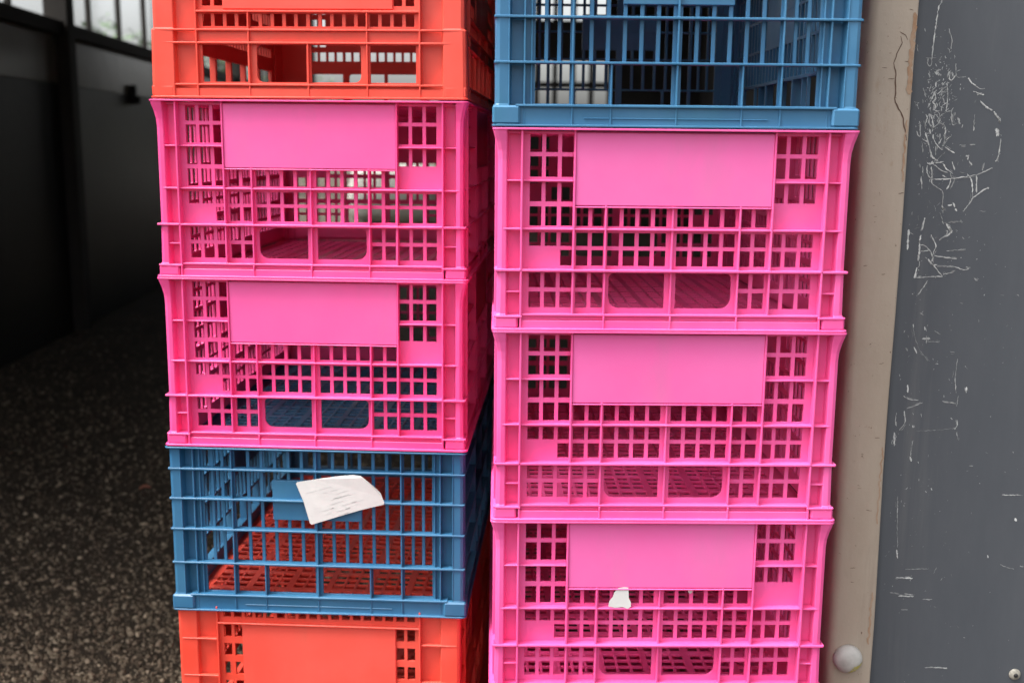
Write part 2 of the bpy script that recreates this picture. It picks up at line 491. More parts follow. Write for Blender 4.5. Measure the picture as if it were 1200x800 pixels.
        for s in (-1, 1):
            for a, b, r in ((.0030, .0650, (('lr', .008), ('ur', .005))), (.0765, .1330, ())):
                holes.append((a, b, .0200, .0648, r) if s > 0 else (-b, -a, .0200, .0648, tuple((c[0]+'l', q) for c, q in r)))
        me = perforated('end_panel', -.1390, .1390, .004, H-.003, holes, .0035, m); warp(me, .0005, 3)
        mo.end_variants = [move(me, (0, -D/2+.0105, 0))]
        holes = []
        for i, (z0, z1) in enumerate(rows):
            for s in (-1, 1):
                for k in range(15):
                    if 1 <= i <= 4 and k < 8: continue
                    a, b = cells(k); holes.append((a, b, z0, z1) if s > 0 else (-b, -a, z0, z1))
        for s in (-1, 1):
            for a, b in ((.003, .070), (.0765, .1480), (.1540, .2200)): holes.append((a, b, .02, .0648) if s > 0 else (-b, -a, .02, .0648))
        me = perforated('side_panel', -.2390, .2390, .004, H-.003, holes, .0035, m); warp(me, .0006, 6)
        mo.side = move(me, (0, -W/2+.0105, 0))
        B = [('label_plate', -.1050, .1050, .0082, .0112, .1072, .2125)]
        for z, s in ((.0166, .176), (.0667, .1900), (.0821, .1900), (.1040, .1380), (.2150, .1380)):
            B.append(('rib', -s, s, .0045, .0115, z-.0012, z+.0012))
        B.append(('base_band', -.1700, .1700, .0058, .0115, .0018, .0120))
        B.append(('middle_band', -.1375, .1375, .0088, .0115, .0675, .0812))
        for s in (-1, 1):
            B.append(('fin', s*.1372, s*.1394, .0045, .0145, .002, H-.003))
            B.append(('fin', s*.0724, s*.0744, .0048, .0115, .002, .1040))
            for z in (.1910, .1370): B.append(('rib', s*.1394, s*.1880, .0060, .0120, z-.0010, z+.0010))
        B.append(('fin', -.0011, .0011, .0048, .0115, .002, .0667))
        mo.bars = B
        k = .239/.1385
        mo.side_bars = [(n, grow(a), grow(b), *r) for n, a, b, *r in B]
        mo.corner = corner_post('corner_post', [(.001, .0030), (.0825, .0045), (.084, .0065), (H-.001, .0065)], m, .0330, .0145, .0630)
        mo.hoops = [('base_lip', .0015, .012, 0, .0024), ('rim', .0072, .010, H-.0025, H)]
        mo.blocks = (.0320, .0034, .0020, .0160)
        fl_half = (W/2-.0165, D/2-.0165)
    mo.H = H
    # floor lattice: square cells, a wide bar after every three
    def marks(half):
        out = []; x = .004
        i = 0
        while x+.0135 < half-.004:
            out.append((x, x+.0135)); i += 1
            x += .0135+(.0095 if i % 3 == 0 else .0036)
        return out
    mx, my = marks(fl_half[0]), marks(fl_half[1])
    holes = []
    for a in mx:
        for b in my:
            for sx in (-1, 1):
                for sy in (-1, 1):
                    holes.append((min(sx*a[0], sx*a[1]), max(sx*a[0], sx*a[1]), min(sy*b[0], sy*b[1]), max(sy*b[0], sy*b[1])))
    me = perforated('floor_lattice', -fl_half[0], fl_half[0], -fl_half[1], fl_half[1], holes, .0032, m, .0004)
    me.transform(Matrix(((1, 0, 0, 0), (0, 0, 1, 0), (0, 1, 0, H-.0062), (0, 0, 0, 1))))   # lay it flat
    me.flip_normals()
    mo.floor = me
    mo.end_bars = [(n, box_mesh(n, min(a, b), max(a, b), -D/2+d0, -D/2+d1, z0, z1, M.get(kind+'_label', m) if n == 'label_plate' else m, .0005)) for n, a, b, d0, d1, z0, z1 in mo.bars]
    mo.side_bar_me = [(n, box_mesh(n, min(a, b), max(a, b), -W/2+d0, -W/2+d1, z0, z1, m, .0005)) for n, a, b, d0, d1, z0, z1 in mo.side_bars]
    mo.hoop_me = [(n, ring(n, d, wd, z0, z1, m)) for n, d, wd, z0, z1 in mo.hoops]
    L, o, z0, z1 = mo.blocks
    bm = bmesh.new(); add_box(bm, o, L, o, .0115, z0, z1, .0022); add_box(bm, o+.0003, .0112, .0090, L, z0+.0002, z1-.0002, .0022)
    mo.block_me = to_mesh('corner_block', bm, m)
    return mo

MOULD = {k: make_mould(k) for k in ('pink', 'blue', 'red')}
CRATES = []
def build_crate(kind, variant, label):
    mo = MOULD[kind]
    root = empty(kind+'_crate', (0, 0, 0), label=label, category='crate', group='plastic crates stacked in two columns')
    for q in (0, 1):
        e = link('end_panel', mo.end_variants[min(variant, len(mo.end_variants)-1)], root); e.rotation_euler = (0, 0, math.pi*q)
        for n, me in mo.end_bars: link(n, me, e)
        s = link('side_panel', mo.side, root); s.rotation_euler = (0, 0, math.pi*(q+.5))
        for n, me in mo.side_bar_me: link(n, me, s)
    for i in range(4):
        c = link('corner_post', mo.corner, root); c.matrix_local = corner_matrix(i)
        b = link('corner_block', mo.block_me, c)
    link('floor_lattice', mo.floor, root)
    for n, me in mo.hoop_me: link(n, me, root)
    return root

def copy_tree(o, parent=None):
    c = o.copy(); col.objects.link(c)
    if parent: c.parent = parent
    for ch in o.children: copy_tree(ch, c)
    return c

PROTO = {}
def tint(o, c):
    o.color = (*c, 1)
    for ch in o.children: tint(ch, c)

def place(kind, variant, fx, fy, yaw, dx, z, label, dyaw=0, hue=(1, 1, 1)):
    """front face centre at (fx,fy), turned by yaw, base at height z above the camera level"""
    key = (kind, variant)
    if key in PROTO: root = copy_tree(PROTO[key])
    else: root = PROTO[key] = build_crate(kind, variant, label)
    a = yaw+R(dyaw)
    root['label'] = label
    k = .97+.06*rng.random(); tint(root, (hue[0]*k, hue[1]*k, hue[2]*k))
    root.rotation_euler = (0, 0, a)
    root.location = (fx+dx*math.cos(yaw)-math.sin(a)*D/2, fy+dx*math.sin(yaw)+math.cos(a)*D/2, z+CZ)
    return root

PALE = (1.0, 1.24, 1.13)                   # paler, cooler pink for the right stack
LX, LY, LA = -.2564, 1.3619, -.0494
RX, RY, RA = .1769, 1.1904, .0151
P = .2226
ZL, ZR = .0504, .0172
place('red', 0, LX, LY, LA, .002, ZL+.0015, 'orange-red crate at the top of the left stack, resting on a pink crate')
place('pink', 0, LX, LY, LA, .0008, ZL-P, 'pink crate directly under the orange-red crate of the left stack')
place('pink', 0, LX, LY, LA, .0002, ZL-2*P, 'pink crate sitting on the blue crate that has a white paper label')
blueL = place('blue', 0, LX, LY, LA, -.0006, -.6247, 'blue crate with a torn white paper label on its front', hue=(.80, .86, .88))
place('red', 0, LX, LY, LA, -.0026, -.6247+.008-.242, 'orange-red crate under the blue crate with the white label')
place('red', 0, LX, LY, LA, -.002, -1.0955, 'orange-red crate on the gravel at the foot of the left stack', .3)
place('blue', 0, RX, RY, RA, -.0015, ZR+.0012, 'blue crate without any paper, topping the right stack beside the post')
place('pink', 0, RX, RY, RA, -.0002, ZR-P, 'pink crate directly under the blue crate of the right stack', hue=PALE)
place('pink', 1, RX, RY, RA, .0005, ZR-2*P, 'pink crate between two other pink crates in the right stack', hue=PALE)
pinkR = place('pink', 0, RX, RY, RA, .0002, ZR-3*P, 'pink crate with a small torn white scrap stuck to its front lattice', hue=PALE)
place('pink', 0, RX, RY, RA, -.0008, ZR-4*P, 'pink crate second from the ground in the right stack', .2)
place('pink', 0, RX, RY, RA, .001, ZR-5*P+.0005, 'pink crate on the gravel at the foot of the right stack', -.2)

place('pink', 0, LX, LY, LA, .001, ZL+.0015+.2424, 'unseen pink crate added above the orange-red crate to shade it')  # unseen crates added on both stacks to darken the ones below
place('pink', 0, RX, RY, RA, .001, ZR+.0012+.2287, 'unseen pink crate added above the right-hand blue crate to shade it')
# --- paper stuck to crates: thin sheets in the crate's own coordinates
def sheet(name, pts, y, parent, m, thick=.0003, lift=None, **kw):
    bm = bmesh.new()
    f = [bm.verts.new((x, y-(lift[i] if lift else 0), z)) for i, (x, z) in enumerate(pts)]
    b = [bm.verts.new((x, y+thick-(lift[i] if lift else 0), z)) for i, (x, z) in enumerate(pts)]
    bm.faces.new(f); bm.faces.new(b[::-1]); n = len(f)
    for k in range(n): bm.faces.new([f[k], f[(k+1) % n], b[(k+1) % n], b[k]])
    return link(name, to_mesh(name, bm, m), parent, **kw)

zb = .6247
lab = [(-.0240, -.4405+zb), (.0000, -.4360+zb), (.0300, -.4310+zb), (.0500, -.4288+zb), (.0600, -.4296+zb), (.0640, -.4320+zb), (.0790, -.4440+zb), (.0866, -.4520+zb),
       (.0885, -.4585+zb), (.0912, -.4655+zb), (.0900, -.4685+zb), (.0600, -.4765+zb), (.0250, -.4880+zb), (-.0060, -.4985+zb), (-.0085, -.4965+zb), (-.0160, -.4680+zb), (-.0258, -.4425+zb)]
lb = sheet('paper_label', lab, -D/2+.0016, blueL, M['paper'], lift=[0, 0, 0, .0002, .0008, .0014, .0020, .0014, .0004, .0002, 0, 0, 0, .0003, .0003, 0, 0], label='torn white paper label with faint print')
bm = bmesh.new(); rr = random.Random(3)
ang = R(17.5)
for i in range(8):
    for j in range(rr.randint(2, 4)):
        u0_ = -.015+rr.random()*.075; L_ = .004+rr.random()*.018; v0 = -.021+i*.0058
        def loc(u, v): return (.0285+math.cos(ang)*(u-.026)-math.sin(ang)*v, -D/2+.00135, -.4635+zb+math.sin(ang)*(u-.026)+math.cos(ang)*v)
        if u0_+L_ > .066 or (i > 5 and u0_+L_ > .045): continue
        q = [bm.verts.new(loc(u, v)) for u, v in ((u0_, v0), (u0_+L_, v0), (u0_+L_, v0+.0007+rr.random()*.0006), (u0_, v0+.0009))]
        bm.faces.new(q)
link('faint_print', to_mesh('faint_print', bm, M['print']), lb)
zq = -(ZR-3*P)
scrap = [(-.0605, -.5345+zq), (-.0595, -.5275+zq), (-.0555, -.5225+zq), (-.0540, -.5170+zq), (-.0495, -.5118+zq), (-.0430, -.5103+zq), (-.0375, -.5110+zq), (-.0368, -.5240+zq), (-.0342, -.5290+zq), (-.0340, -.5345+zq), (-.0375, -.5375+zq), (-.0440, -.5350+zq), (-.0520, -.5362+zq)]
sheet('paper_scrap', scrap, -D/2+.0060, pinkR, M['paper'], label='torn white scrap shaped like a boot')
dot = [(.0370+.0030*math.cos(t*.7), -.5175+zq+.0055*math.sin(t*.7)*(1 if math.sin(t*.7) > 0 else .8)) for t in range(9)]
sheet('paper_scrap', dot, -D/2+.0143, pinkR, M['paper'], label='tiny white paper speck')

# ------------------------------------------------------------------ ground
def plane(name, x0, x1, y0, y1, z, m, n=1, **kw):
    bm = bmesh.new()
    v = [bm.verts.new(p) for p in ((x0, y0, z), (x1, y0, z), (x1, y1, z), (x0, y1, z))]; bm.faces.new(v)
    return link(name, to_mesh(name, bm, m), None, **kw)
plane('ground', -400, 400, -400, 400, 0, M['ground'], kind='structure')

ico = bmesh.new(); bmesh.ops.create_icosphere(ico, subdivisions=1, radius=1)
iv = np.array([v.co[:] for v in ico.verts]); iff = np.array([[v.index for v in f.verts] for f in ico.faces]); ico.free()
nr = np.random.default_rng(5)
NP = 70000
depth = 1.70+5.2*nr.random(NP)**2.7  # stones thin out rearward, putting the shed's shade into the floor colour
xx = -(.10+(.62*depth)*nr.random(NP))
sz = (.0019+.0058*nr.random(NP)**3.6)*(1-.06*(depth-1.75)).clip(.6, 1)
big = nr.random(NP) < .006; sz[big] *= 1.6
q = nr.normal(size=(NP, 4)); q /= np.linalg.norm(q, axis=1)[:, None]
a_, b_, c_, d_ = q.T
Rm = np.stack([np.stack([1-2*(c_*c_+d_*d_), 2*(b_*c_-a_*d_), 2*(b_*d_+a_*c_)], -1), np.stack([2*(b_*c_+a_*d_), 1-2*(b_*b_+d_*d_), 2*(c_*d_-a_*b_)], -1),
               np.stack([2*(b_*d_-a_*c_), 2*(c_*d_+a_*b_), 1-2*(b_*b_+c_*c_)], -1)], 1)
ax = np.stack([.7+.8*nr.random(NP), .6+.5*nr.random(NP), .35+.45*nr.random(NP)], -1)*sz[:, None]
jit = 1+.22*nr.normal(size=(NP, len(iv), 1))
V = np.einsum('nij,nkj->nki', Rm, iv[None]*ax[:, None]*jit) + np.stack([xx, depth, sz*.22], -1)[:, None]
F = (iff[None]+(np.arange(NP)*len(iv))[:, None, None]).reshape(-1, 3)
me = bpy.data.meshes.new('gravel'); nv = NP*len(iv)
me.vertices.add(nv); me.vertices.foreach_set('co', V.reshape(-1).astype(np.float32))
me.loops.add(len(F)*3); me.loops.foreach_set('vertex_index', F.reshape(-1).astype(np.int32))
me.polygons.add(len(F)); me.polygons.foreach_set('loop_start', np.arange(0, len(F)*3, 3, dtype=np.int32))
me.update(); me.validate()
at = me.attributes.new('shade', 'FLOAT', 'POINT'); at.data.foreach_set('value', np.repeat(nr.random(NP)**1.1, len(iv)).astype(np.float32))
me.materials.append(M['pebble'])
link('gravel', me, None, kind='stuff', label='loose grey-brown gravel on the shed floor')

def leaf(name, x, y, s, a, m, **kw):
    bm = bmesh.new(); n = 7; rows_ = []
    for i in range(n+1):
        t = i/n; wd = s*.34*math.sin(math.pi*min(1, t*.93+.05))**.8
        zc = .004+.006*math.sin(t*3)+.002
        rows_.append([bm.verts.new((s*(t-.5), wd*k, zc+abs(k)*.006)) for k in (-1, 0, 1)])
    for i in range(n):
        for k in range(2): bm.faces.new([rows_[i][k], rows_[i+1][k], rows_[i+1][k+1], rows_[i][k+1]])
    bmesh.ops.solidify(bm, geom=bm.faces[:], thickness=.0006)
    o = link(name, to_mesh(name, bm, m), None, **kw); o.location = (x, y, 0); o.rotation_euler = (0, 0, a)
leaf('dry_leaf', -1.162, 3.29, .034, .3, M['leaf_dry'], label='small reddish dry leaf lying on the dark gravel', category='leaf')
leaf('dry_leaf', -1.742, 3.672, .040, .1, M['leaf_pale'], label='pale withered leaf on the gravel near the dark wall', category='leaf')

# ------------------------------------------------------------------ post and door on the right
PX0, PX1, PY = .4060, .4610, 1.28
post = empty('door_post', (PX0, PY, 0), label='beige painted door post with cracks beside the grey door', category='post')
bm = bmesh.new()
prof = [(.0, .10), (.0, .012), (.0012, .0065), (.0045, .0022), (.010, .0), (PX1-PX0-.0035, 0), (PX1-PX0-.0008, .0012), (PX1-PX0, .004), (PX1-PX0, .10)]
zs = [0]+[.1*i for i in range(1, 25)]
rings = []
for z in zs:
    e = .0012*math.sin(z*5.1)+.0009*math.sin(z*13.7+1)
    rings.append([bm.verts.new((x+(e if x > .02 else e*.4), y, z)) for x, y in prof])
for i in range(len(rings)-1):
    for k in range(len(prof)-1): bm.faces.new([rings[i][k], rings[i][k+1], rings[i+1][k+1], rings[i+1][k]])
    bm.faces.new([rings[i][-1], rings[i][0], rings[i+1][0], rings[i+1][-1]])
bm.faces.new(rings[0]); bm.faces.new(rings[-1][::-1])
link('post_body', to_mesh('post_body', bm, M['post'], True), post)

def ribbon(bm, pts, wd, y):
    """flat brush stroke in the x-z plane; wd in metres, tapering at the ends"""
    n = len(pts)
    L, Rr_ = [], []
    for i, (x, z) in enumerate(pts):
        x0_, z0_ = pts[max(0, i-1)]; x1_, z1_ = pts[min(n-1, i+1)]
        dx, dz = x1_-x0_, z1_-z0_; l = math.hypot(dx, dz) or 1e-6
        k = wd/2*(.45 if i in (0, n-1) else .75+.5*rng.random())
        L.append(bm.verts.new((x-dz/l*k, y, z+dx/l*k))); Rr_.append(bm.verts.new((x+dz/l*k, y, z-dx/l*k)))
    for i in range(n-1): bm.faces.new([L[i], L[i+1], Rr_[i+1], Rr_[i]])

def smooth(pts):
    for _ in range(2):
        if len(pts) < 3: return pts
        o = [pts[0]]
        for (a, b), (c, d) in zip(pts, pts[1:]): o += [(a*.78+c*.22, b*.78+d*.22), (a*.22+c*.78, b*.22+d*.78)]
        pts = o+[pts[-1]]
    return pts

def wiggle(pts, step, amp):
    out = [pts[0]]
    for (x0_, z0_), (x1_, z1_) in zip(pts, pts[1:]):
        l = math.hypot(x1_-x0_, z1_-z0_); n = max(1, int(l/step))
        for k in range(1, n+1):
            t = k/n; out.append((x0_+(x1_-x0_)*t+(rng.random()-.5)*amp, z0_+(z1_-z0_)*t+(rng.random()-.5)*amp))
    return out
bm = bmesh.new()
ck = [(.4416, .1251), (.4436, .1181), (.4389, .1062), (.436, .0942), (.4389, .0823), (.4404, .0512), (.4500, .0368), (.4575, .0076)]
ck = [(x-PX0, z+CZ) for x, z in ck]
ribbon(bm, wiggle(ck[:4], .004, .0014), .0009, -.0004); ribbon(bm, wiggle(ck[3:], .004, .001), .0014, -.0004)
ribbon(bm, wiggle([(.0340, .130+CZ), (.0415, .126+CZ), (.0440, .121+CZ)], .003, .001), .0008, -.0004)
for k in range(16):
    x = .010+.04*rng.random(); z = CZ-.68+.85*rng.random()
    ribbon(bm, wiggle([(x, z), (x+.002+.006*rng.random(), z+(rng.random()-.5)*.003)], .002, .0008), .0007, -.0003)
link('crack', to_mesh('crack', bm, M['crack']), post, label='brown cracks in the beige paint')
for z0, z1, wd in ((.060, .150, .0050), (-.04, .03, .0022), (-.46, -.36, .0018), (-.62, -.55, .0022)):
    bm = bmesh.new()
    ribbon(bm, wiggle([(PX1-PX0-.0052, z0+CZ), (PX1-PX0-.0062, (z0+z1)/2+CZ), (PX1-PX0-.0048, z1+CZ)], .0035, .0028), wd, -.0005)
    link('rust_stain', to_mesh('rust_stain', bm, M['rust']), post, label='orange-brown stain along the edge')

def dome(name, r, h, m, parent, loc, n=28, **kw):
    bm = bmesh.new(); rs = []
    pr = [(1.0, 0)]+[(k, .22+.78*math.sqrt(1-k*k)) for k in (1.0, .985, .95, .88, .78, .64, .48, .3, .12)]
    for k, hh in pr: rs.append([bm.verts.new((r*k*math.cos(2*math.pi*i/n), -h*hh, r*k*math.sin(2*math.pi*i/n))) for i in range(n)])
    for a, b in zip(rs, rs[1:]):
        for i in range(n): bm.faces.new([a[i], a[(i+1) % n], b[(i+1) % n], b[i]])
    bm.faces.new(rs[-1]); bm.faces.new(rs[0][::-1])
    o = link(name, to_mesh(name, bm, m, True), parent, **kw); o.location = loc; return o
cap = dome('dome_cap', .0182, .016, M['white_cap'], post, (.4300-PX0, .0005, CZ-.6385), label='round white dome with a yellow smear')
bm = bmesh.new(); rs = []
for i in range(13):                               # yellow smear hugging the lower right of the dome
    t = R(-95+i*7.5); w0 = .06+.50*math.sin(math.pi*(i+.5)/13)*(.8+.4*rng.random())
    rs.append([bm.verts.new((.01825*k*math.cos(t), -.016*(.22+.78*math.sqrt(max(0, 1-k*k)))-.0003, .01825*k*math.sin(t))) for k in (.999, .985, .985-w0*.4, .985-w0)])
for a, b in zip(rs, rs[1:]):
    for k in range(3): bm.faces.new([a[k], a[k+1], b[k+1], b[k]])
link('yellow_smear', to_mesh('yellow_smear', bm, M['yellow'], True), cap)

DY = 1.29
door = empty('sliding_door', (PX1, DY, 0), label='slate-grey door covered in white scratches beside the beige post', category='door')
link('door_leaf', box_mesh('door_leaf', .0005, 1.05, 0, .04, .02, 2.38, M['door'], .001), door)
SCR = [[1.0,489,167,489,164,486,159,485,147,484,128,483,113,483,102],[0.6,476,102,489,102],[0.9,479,101,478,96,481,92,483,96,483,102],[0.7,491,98,494,104],[0.6,472,135,473,131],[0.6,500,135,505,121,504,112],[0.7,505,121,504,114],[0.7,511,96,512,83,515,80,524,81],[1.0,504,87,505,77,509,78,512,83],[0.7,507,86,509,81],[1.4,527,80,531,74,535,72],[0.7,535,72,542,67,547,68],[1.1,534,65,542,62,547,61],[0.9,541,67,545,63,539,61],[1.2,543,54,549,49],[1.2,549,49,558,43],[1.5,560,42,566,35,568,29],[0.7,538,39,538,25],[0.6,538,55,537,52],[0.7,502,74,504,67,505,52,504,40,510,44,512,27,516,27],[0.7,502,70,498,67,497,62,503,67],[0.9,475,67,479,61],[0.7,466,52,473,51,469,50,472,44],[1.0,489,88,494,89],[1.2,490,87,491,83,488,86],[1.0,481,76,482,73],[0.9,483,82,482,79],[1.2,490,75,490,70],[0.9,494,67,498,69,496,63,499,64],[1.2,489,64,487,57,485,52,484,48],[1.2,489,63,492,56,487,52,492,49,490,43,494,42],[0.9,499,57,502,50],[0.7,518,34,522,27],[0.7,465,117,466,109],[1.1,491,23,489,33,485,40,482,33,481,24],[0.9,485,39,485,29,488,25],[0.9,491,23,497,28,498,33],[0.9,499,28,504,26,506,20,504,14],[0.8,511,42,512,26,515,26],[0.9,520,34,521,27],[0.9,525,27,524,23],[0.8,539,39,538,28,538,20],[1.6,561,40,567,33,568,29],[1.7,565,23,566,14],[1.2,567,22,568,14],[1.2,571,10,571,0,569,-13,567,-15],[0.9,568,-14,571,-15],[0.8,523,3,525,4],[0.8,525,3,530,3],[1.0,535,4,541,4],[1.4,532,-9,535,-10,534,-13],[1.0,536,-15,540,-20],[0.9,493,-37,516,-36,535,-33,546,-31,564,-23],[0.9,554,-17,553,-26],[1.2,546,-32,547,-41,548,-52],[1.2,538,-33,542,-39,543,-52],[0.9,535,-30,539,-34],[1.1,562,-46,558,-47,544,-58],[1.0,544,-58,539,-67,534,-74],[0.6,543,-52,544,-58],[0.9,494,-36,493,-41,504,-48,508,-51,509,-61,508,-69,511,-73],[1.4,508,-67,511,-73],[1.9,515,-67,520,-66],[1.6,521,-64,523,-69],[1.6,524,-71,528,-75],[0.8,554,-75,562,-75],[0.6,571,-77,574,-75],[1.0,481,-35,483,-49],[0.8,482,-22,483,-34],[0.8,478,-19,479,-23],[1.0,470,25,474,13,477,12,474,30],[0.8,479,31,482,21],[1.4,487,21,488,16],[1.1,482,17,486,7,490,-6,493,-12,499,-15],[1.1,479,10,486,6],[0.9,491,15,492,9,501,-2,504,-2],[1.0,499,16,500,7,498,4],[0.9,504,15,506,6,503,2],[1.0,507,9,512,13],[0.9,506,1,518,-6],[0.7,507,-5,499,-13,495,-16],[1.5,494,-17,490,-19,487,-18],[1.5,497,-18,505,-16],[1.1,505,-18,510,-25,518,-30],[0.9,496,-20,501,-25,512,-29],[0.9,487,-21,487,-28,491,-35,494,-35,493,-25],[1.0,492,-22,494,-36],[1.0,516,-16,520,-26],[1.0,516,-36,515,-44,512,-48],[0.9,521,-37,517,-46],[0.9,506,-32,511,-35],[0.8,515,-30,518,-36,523,-36],[0.8,478,2,482,-4],[0.8,479,5,481,-6],[0.7,495,2,496,-9],[0.6,526,-28,531,-29],[1.4,489,-82,487,-96,485,-109],[1.4,485,-109,486,-121,485,-140,482,-154],[0.9,482,-154,499,-152,516,-152],[1.2,516,-152,505,-140,500,-134],[0.9,486,-114,493,-115,500,-123,504,-136],[0.8,498,-102,506,-115,502,-123,502,-134],[0.9,508,-108,523,-100,516,-89,510,-87],[1.4,515,-89,523,-100],[1.0,517,-97,518,-101,510,-106,508,-109],[0.8,508,-79,512,-89],[0.7,512,-88,532,-86],[1.0,531,-85,534,-88],[1.0,527,-96,529,-97],[1.1,504,-127,534,-131,536,-129],[0.8,508,-140,528,-139,540,-144,547,-142,543,-140],[0.9,516,-149,528,-147,529,-145],[1.5,471,-96,471,-120],[0.7,473,-100,477,-102],[1.0,493,-129,496,-131],[0.9,497,-131,502,-138,508,-138],[0.7,487,-122,498,-121],[0.9,488,-174,494,-165,498,-157],[1.0,481,-173,482,-174],[1.0,554,-154,558,-157],[0.8,556,-157,559,-154],[0.6,587,-173,592,-174],[0.9,539,-183,543,-184],[0.7,492,-196,496,-198],[0.6,493,-198,496,-194],[0.6,518,-121,541,-119],[0.6,485,-210,487,-224,495,-241,506,-255],[1.2,499,-213,500,-217],[1.1,497,-228,507,-227],[1.1,502,-224,503,-233],[0.7,512,-218,519,-222],[0.6,503,-231,519,-232],[1.0,478,-239,480,-243],[1.5,488,-238,492,-246],[1.2,517,-258,519,-259],[0.8,512,-252,513,-254],[0.7,529,-243,538,-244],[0.6,542,-252,541,-276,544,-295],[1.4,556,-287,556,-294],[1.1,552,-261,553,-262],[1.4,484,-285,485,-295],[0.9,480,-299,486,-303,498,-304],[0.9,485,-315,504,-307],[1.0,473,-272,474,-275],[0.8,473,-320,472,-330,474,-337],[1.2,472,-345,473,-362],[0.9,482,-318,485,-332,478,-342],[1.9,494,-336,495,-339],[1.2,540,-326,542,-328],[0.9,548,-329,549,-335,546,-340],[0.8,528,-305,545,-308],[1.0,538,-307,542,-307],[0.6,547,-298,546,-312],[0.7,549,-344,551,-355],[1.2,494,-376,496,-382],[1.1,504,-382,505,-384],[0.6,496,-355,494,-369,495,-376],[0.7,503,-321,504,-325],[0.7,596,-237,597,-238],[0.4,498,-343,522,-342,547,-339],[0.9,620,-368,621,-370],[0.8,568,-387,573,-387],[1.0,507,-404,507,-407],[1.2,492,-418,494,-416],[1.4,523,-416,524,-419],[0.9,516,-420,518,-422],[0.9,612,-424,635,-424],[1.6,631,-454,633,-458],[1.4,601,-503,602,-507],[0.7,618,-515,623,-518,636,-521],[0.9,643,-517,646,-518],[0.6,482,-427,485,-471],[0.5,485,-471,487,-494],[1.4,486,-497,488,-508],[0.6,499,-523,529,-522],[1.2,488,-534,509,-535],[0.8,482,-554,513,-557],[0.9,493,-559,512,-559],[0.8,524,-563,536,-563],[0.6,498,-577,506,-577],[1.2,535,-656,546,-655,562,-656],[0.9,580,-614,582,-614],[0.9,527,-551,527,-552],[0.5,538,-520,535,-528]]
bm = bmesh.new(); SH = []
def stroke(pts, wd, y, shade):
    n0 = len(bm.verts); ribbon(bm, pts, wd, y); SH.extend([max(0, min(1, shade+rng.gauss(0, .12))) for _ in range(len(bm.verts)-n0)])
for s in SCR:
    wd = s[0]*.00132; pts = [(s[i]/1000-PX1, s[i+1]/1000+CZ) for i in range(1, len(s), 2)]
    pts = wiggle(smooth(pts), .0018, .0008)
    base = min(.95, -.22+.80*s[0]+.18*rng.random())
    i = 0
    while i < len(pts)-1:                          # a dragged point skips: pieces of uneven strength and width
        k = min(len(pts)-1, i+rng.randint(2, 5))
        if rng.random() < .97: stroke(pts[i:k+1], wd*(.55+.7*rng.random()), -.0004, base+rng.gauss(0, .2))
        if rng.random() < .45:
            ox, oz = rng.gauss(0, .0011), rng.gauss(0, .0011)
            stroke([(x+ox+rng.gauss(0, .0004), z+oz) for x, z in pts[i:k+1]], wd*.35, -.0006, base*.7)
        i = k
for k in range(540):                               # fine tangle and stray nicks, thickest round the scribble
    if k < 260: x, z = rng.gauss(.494-PX1, .009), CZ+rng.gauss(.050, .030)
    elif k < 300: x, z = rng.gauss(.495-PX1, .012), CZ-.07+rng.gauss(0, .02)
    elif k < 400: x, z = .472-PX1+abs(rng.gauss(0, .05)), CZ-.10-.5*rng.random()
    else: x, z = .475-PX1+.2*rng.random(), CZ-.68+.85*rng.random()
    if x < .004: continue
    a = rng.gauss(1.45, .6); l = .0006+(.006 if k < 300 else .0035)*rng.random()**2.5; b = rng.gauss(0, .5)
    stroke([(x, z), (x+l*.5*math.cos(a), z+l*.5*math.sin(a)), (x+l*.5*math.cos(a)+l*.5*math.cos(a+b), z+l*.5*math.sin(a)+l*.5*math.sin(a+b))], .0003+.0006*rng.random(), -.0003, .35+.65*rng.random() if k < 260 else rng.random()**1.6*.8)
me = to_mesh('scratch_marks', bm, M['chalk'])
at = me.attributes.new('shade', 'FLOAT', 'POINT'); at.data.foreach_set('value', SH)
link('scratch_marks', me, door, label='dense white scribble of scratches', kind='stuff')
sw = dome('screw_washer', .0075, .004, M['washer'], door, (.6500-PX1, .0002, CZ-.6640))
dome('screw_head', .0028, .0024, M['black'], sw, (0, -.0038, 0), 10)

# ------------------------------------------------------------------ the shed behind
WL = Vector((-2.215, .75, 0)); wall_a = math.atan2(.0605, 1)     # the left wall runs back and slightly outward
def frame_mesh(name, boxes, m):
    bm = bmesh.new()
    for b in boxes: add_box(bm, *b)
    return to_mesh(name, bm, m)
LEN, BAY = 13.3, 2.5
ROOF_Y, ROOF_Z = 1.28, 2.43
wall = empty('shed_wall', WL, wall_a, label='dark shed wall with a row of windows along its top, left of the crates', category='wall')
# local: x = thickness (inside at x=0, outside negative), y = along, z up
posts = [5.56-.06+BAY*k for k in (-2, -1, 0, 1, 2, 3)]
edges = [0]+posts+[LEN]
panel_me = {}
for a, b in zip(edges, edges[1:]):
    link('wall_panel', box_mesh('wall_panel', -.05, 0, a+.002, b-.002, 0, 1.398, M['wall'], .002), wall)
    link('wall_panel', box_mesh('wall_panel', -.052, -.003, a+.002, b-.002, 1.40, 1.665, M['wall_upper'], .002), wall, label='grey upper panel lightened by painted window sheen')
link('sill_rail', box_mesh('sill_rail', -.07, .045, 0, LEN, 1.662, 1.738, M['wood'], .003), wall)
link('head_rail', box_mesh('head_rail', -.07, .045, 0, LEN, 2.22, 2.32, M['wood'], .003), wall)
link('upper_panel', box_mesh('upper_panel', -.05, 0, 0, LEN, 2.315, 2.44, M['wall'], .002), wall)
pm = box_mesh('wall_post', -.06, .07, -.06, .06, 0, 2.435, M['wood'], .004)
for y in posts: link('wall_post', pm, wall).location = (0, y, .001)
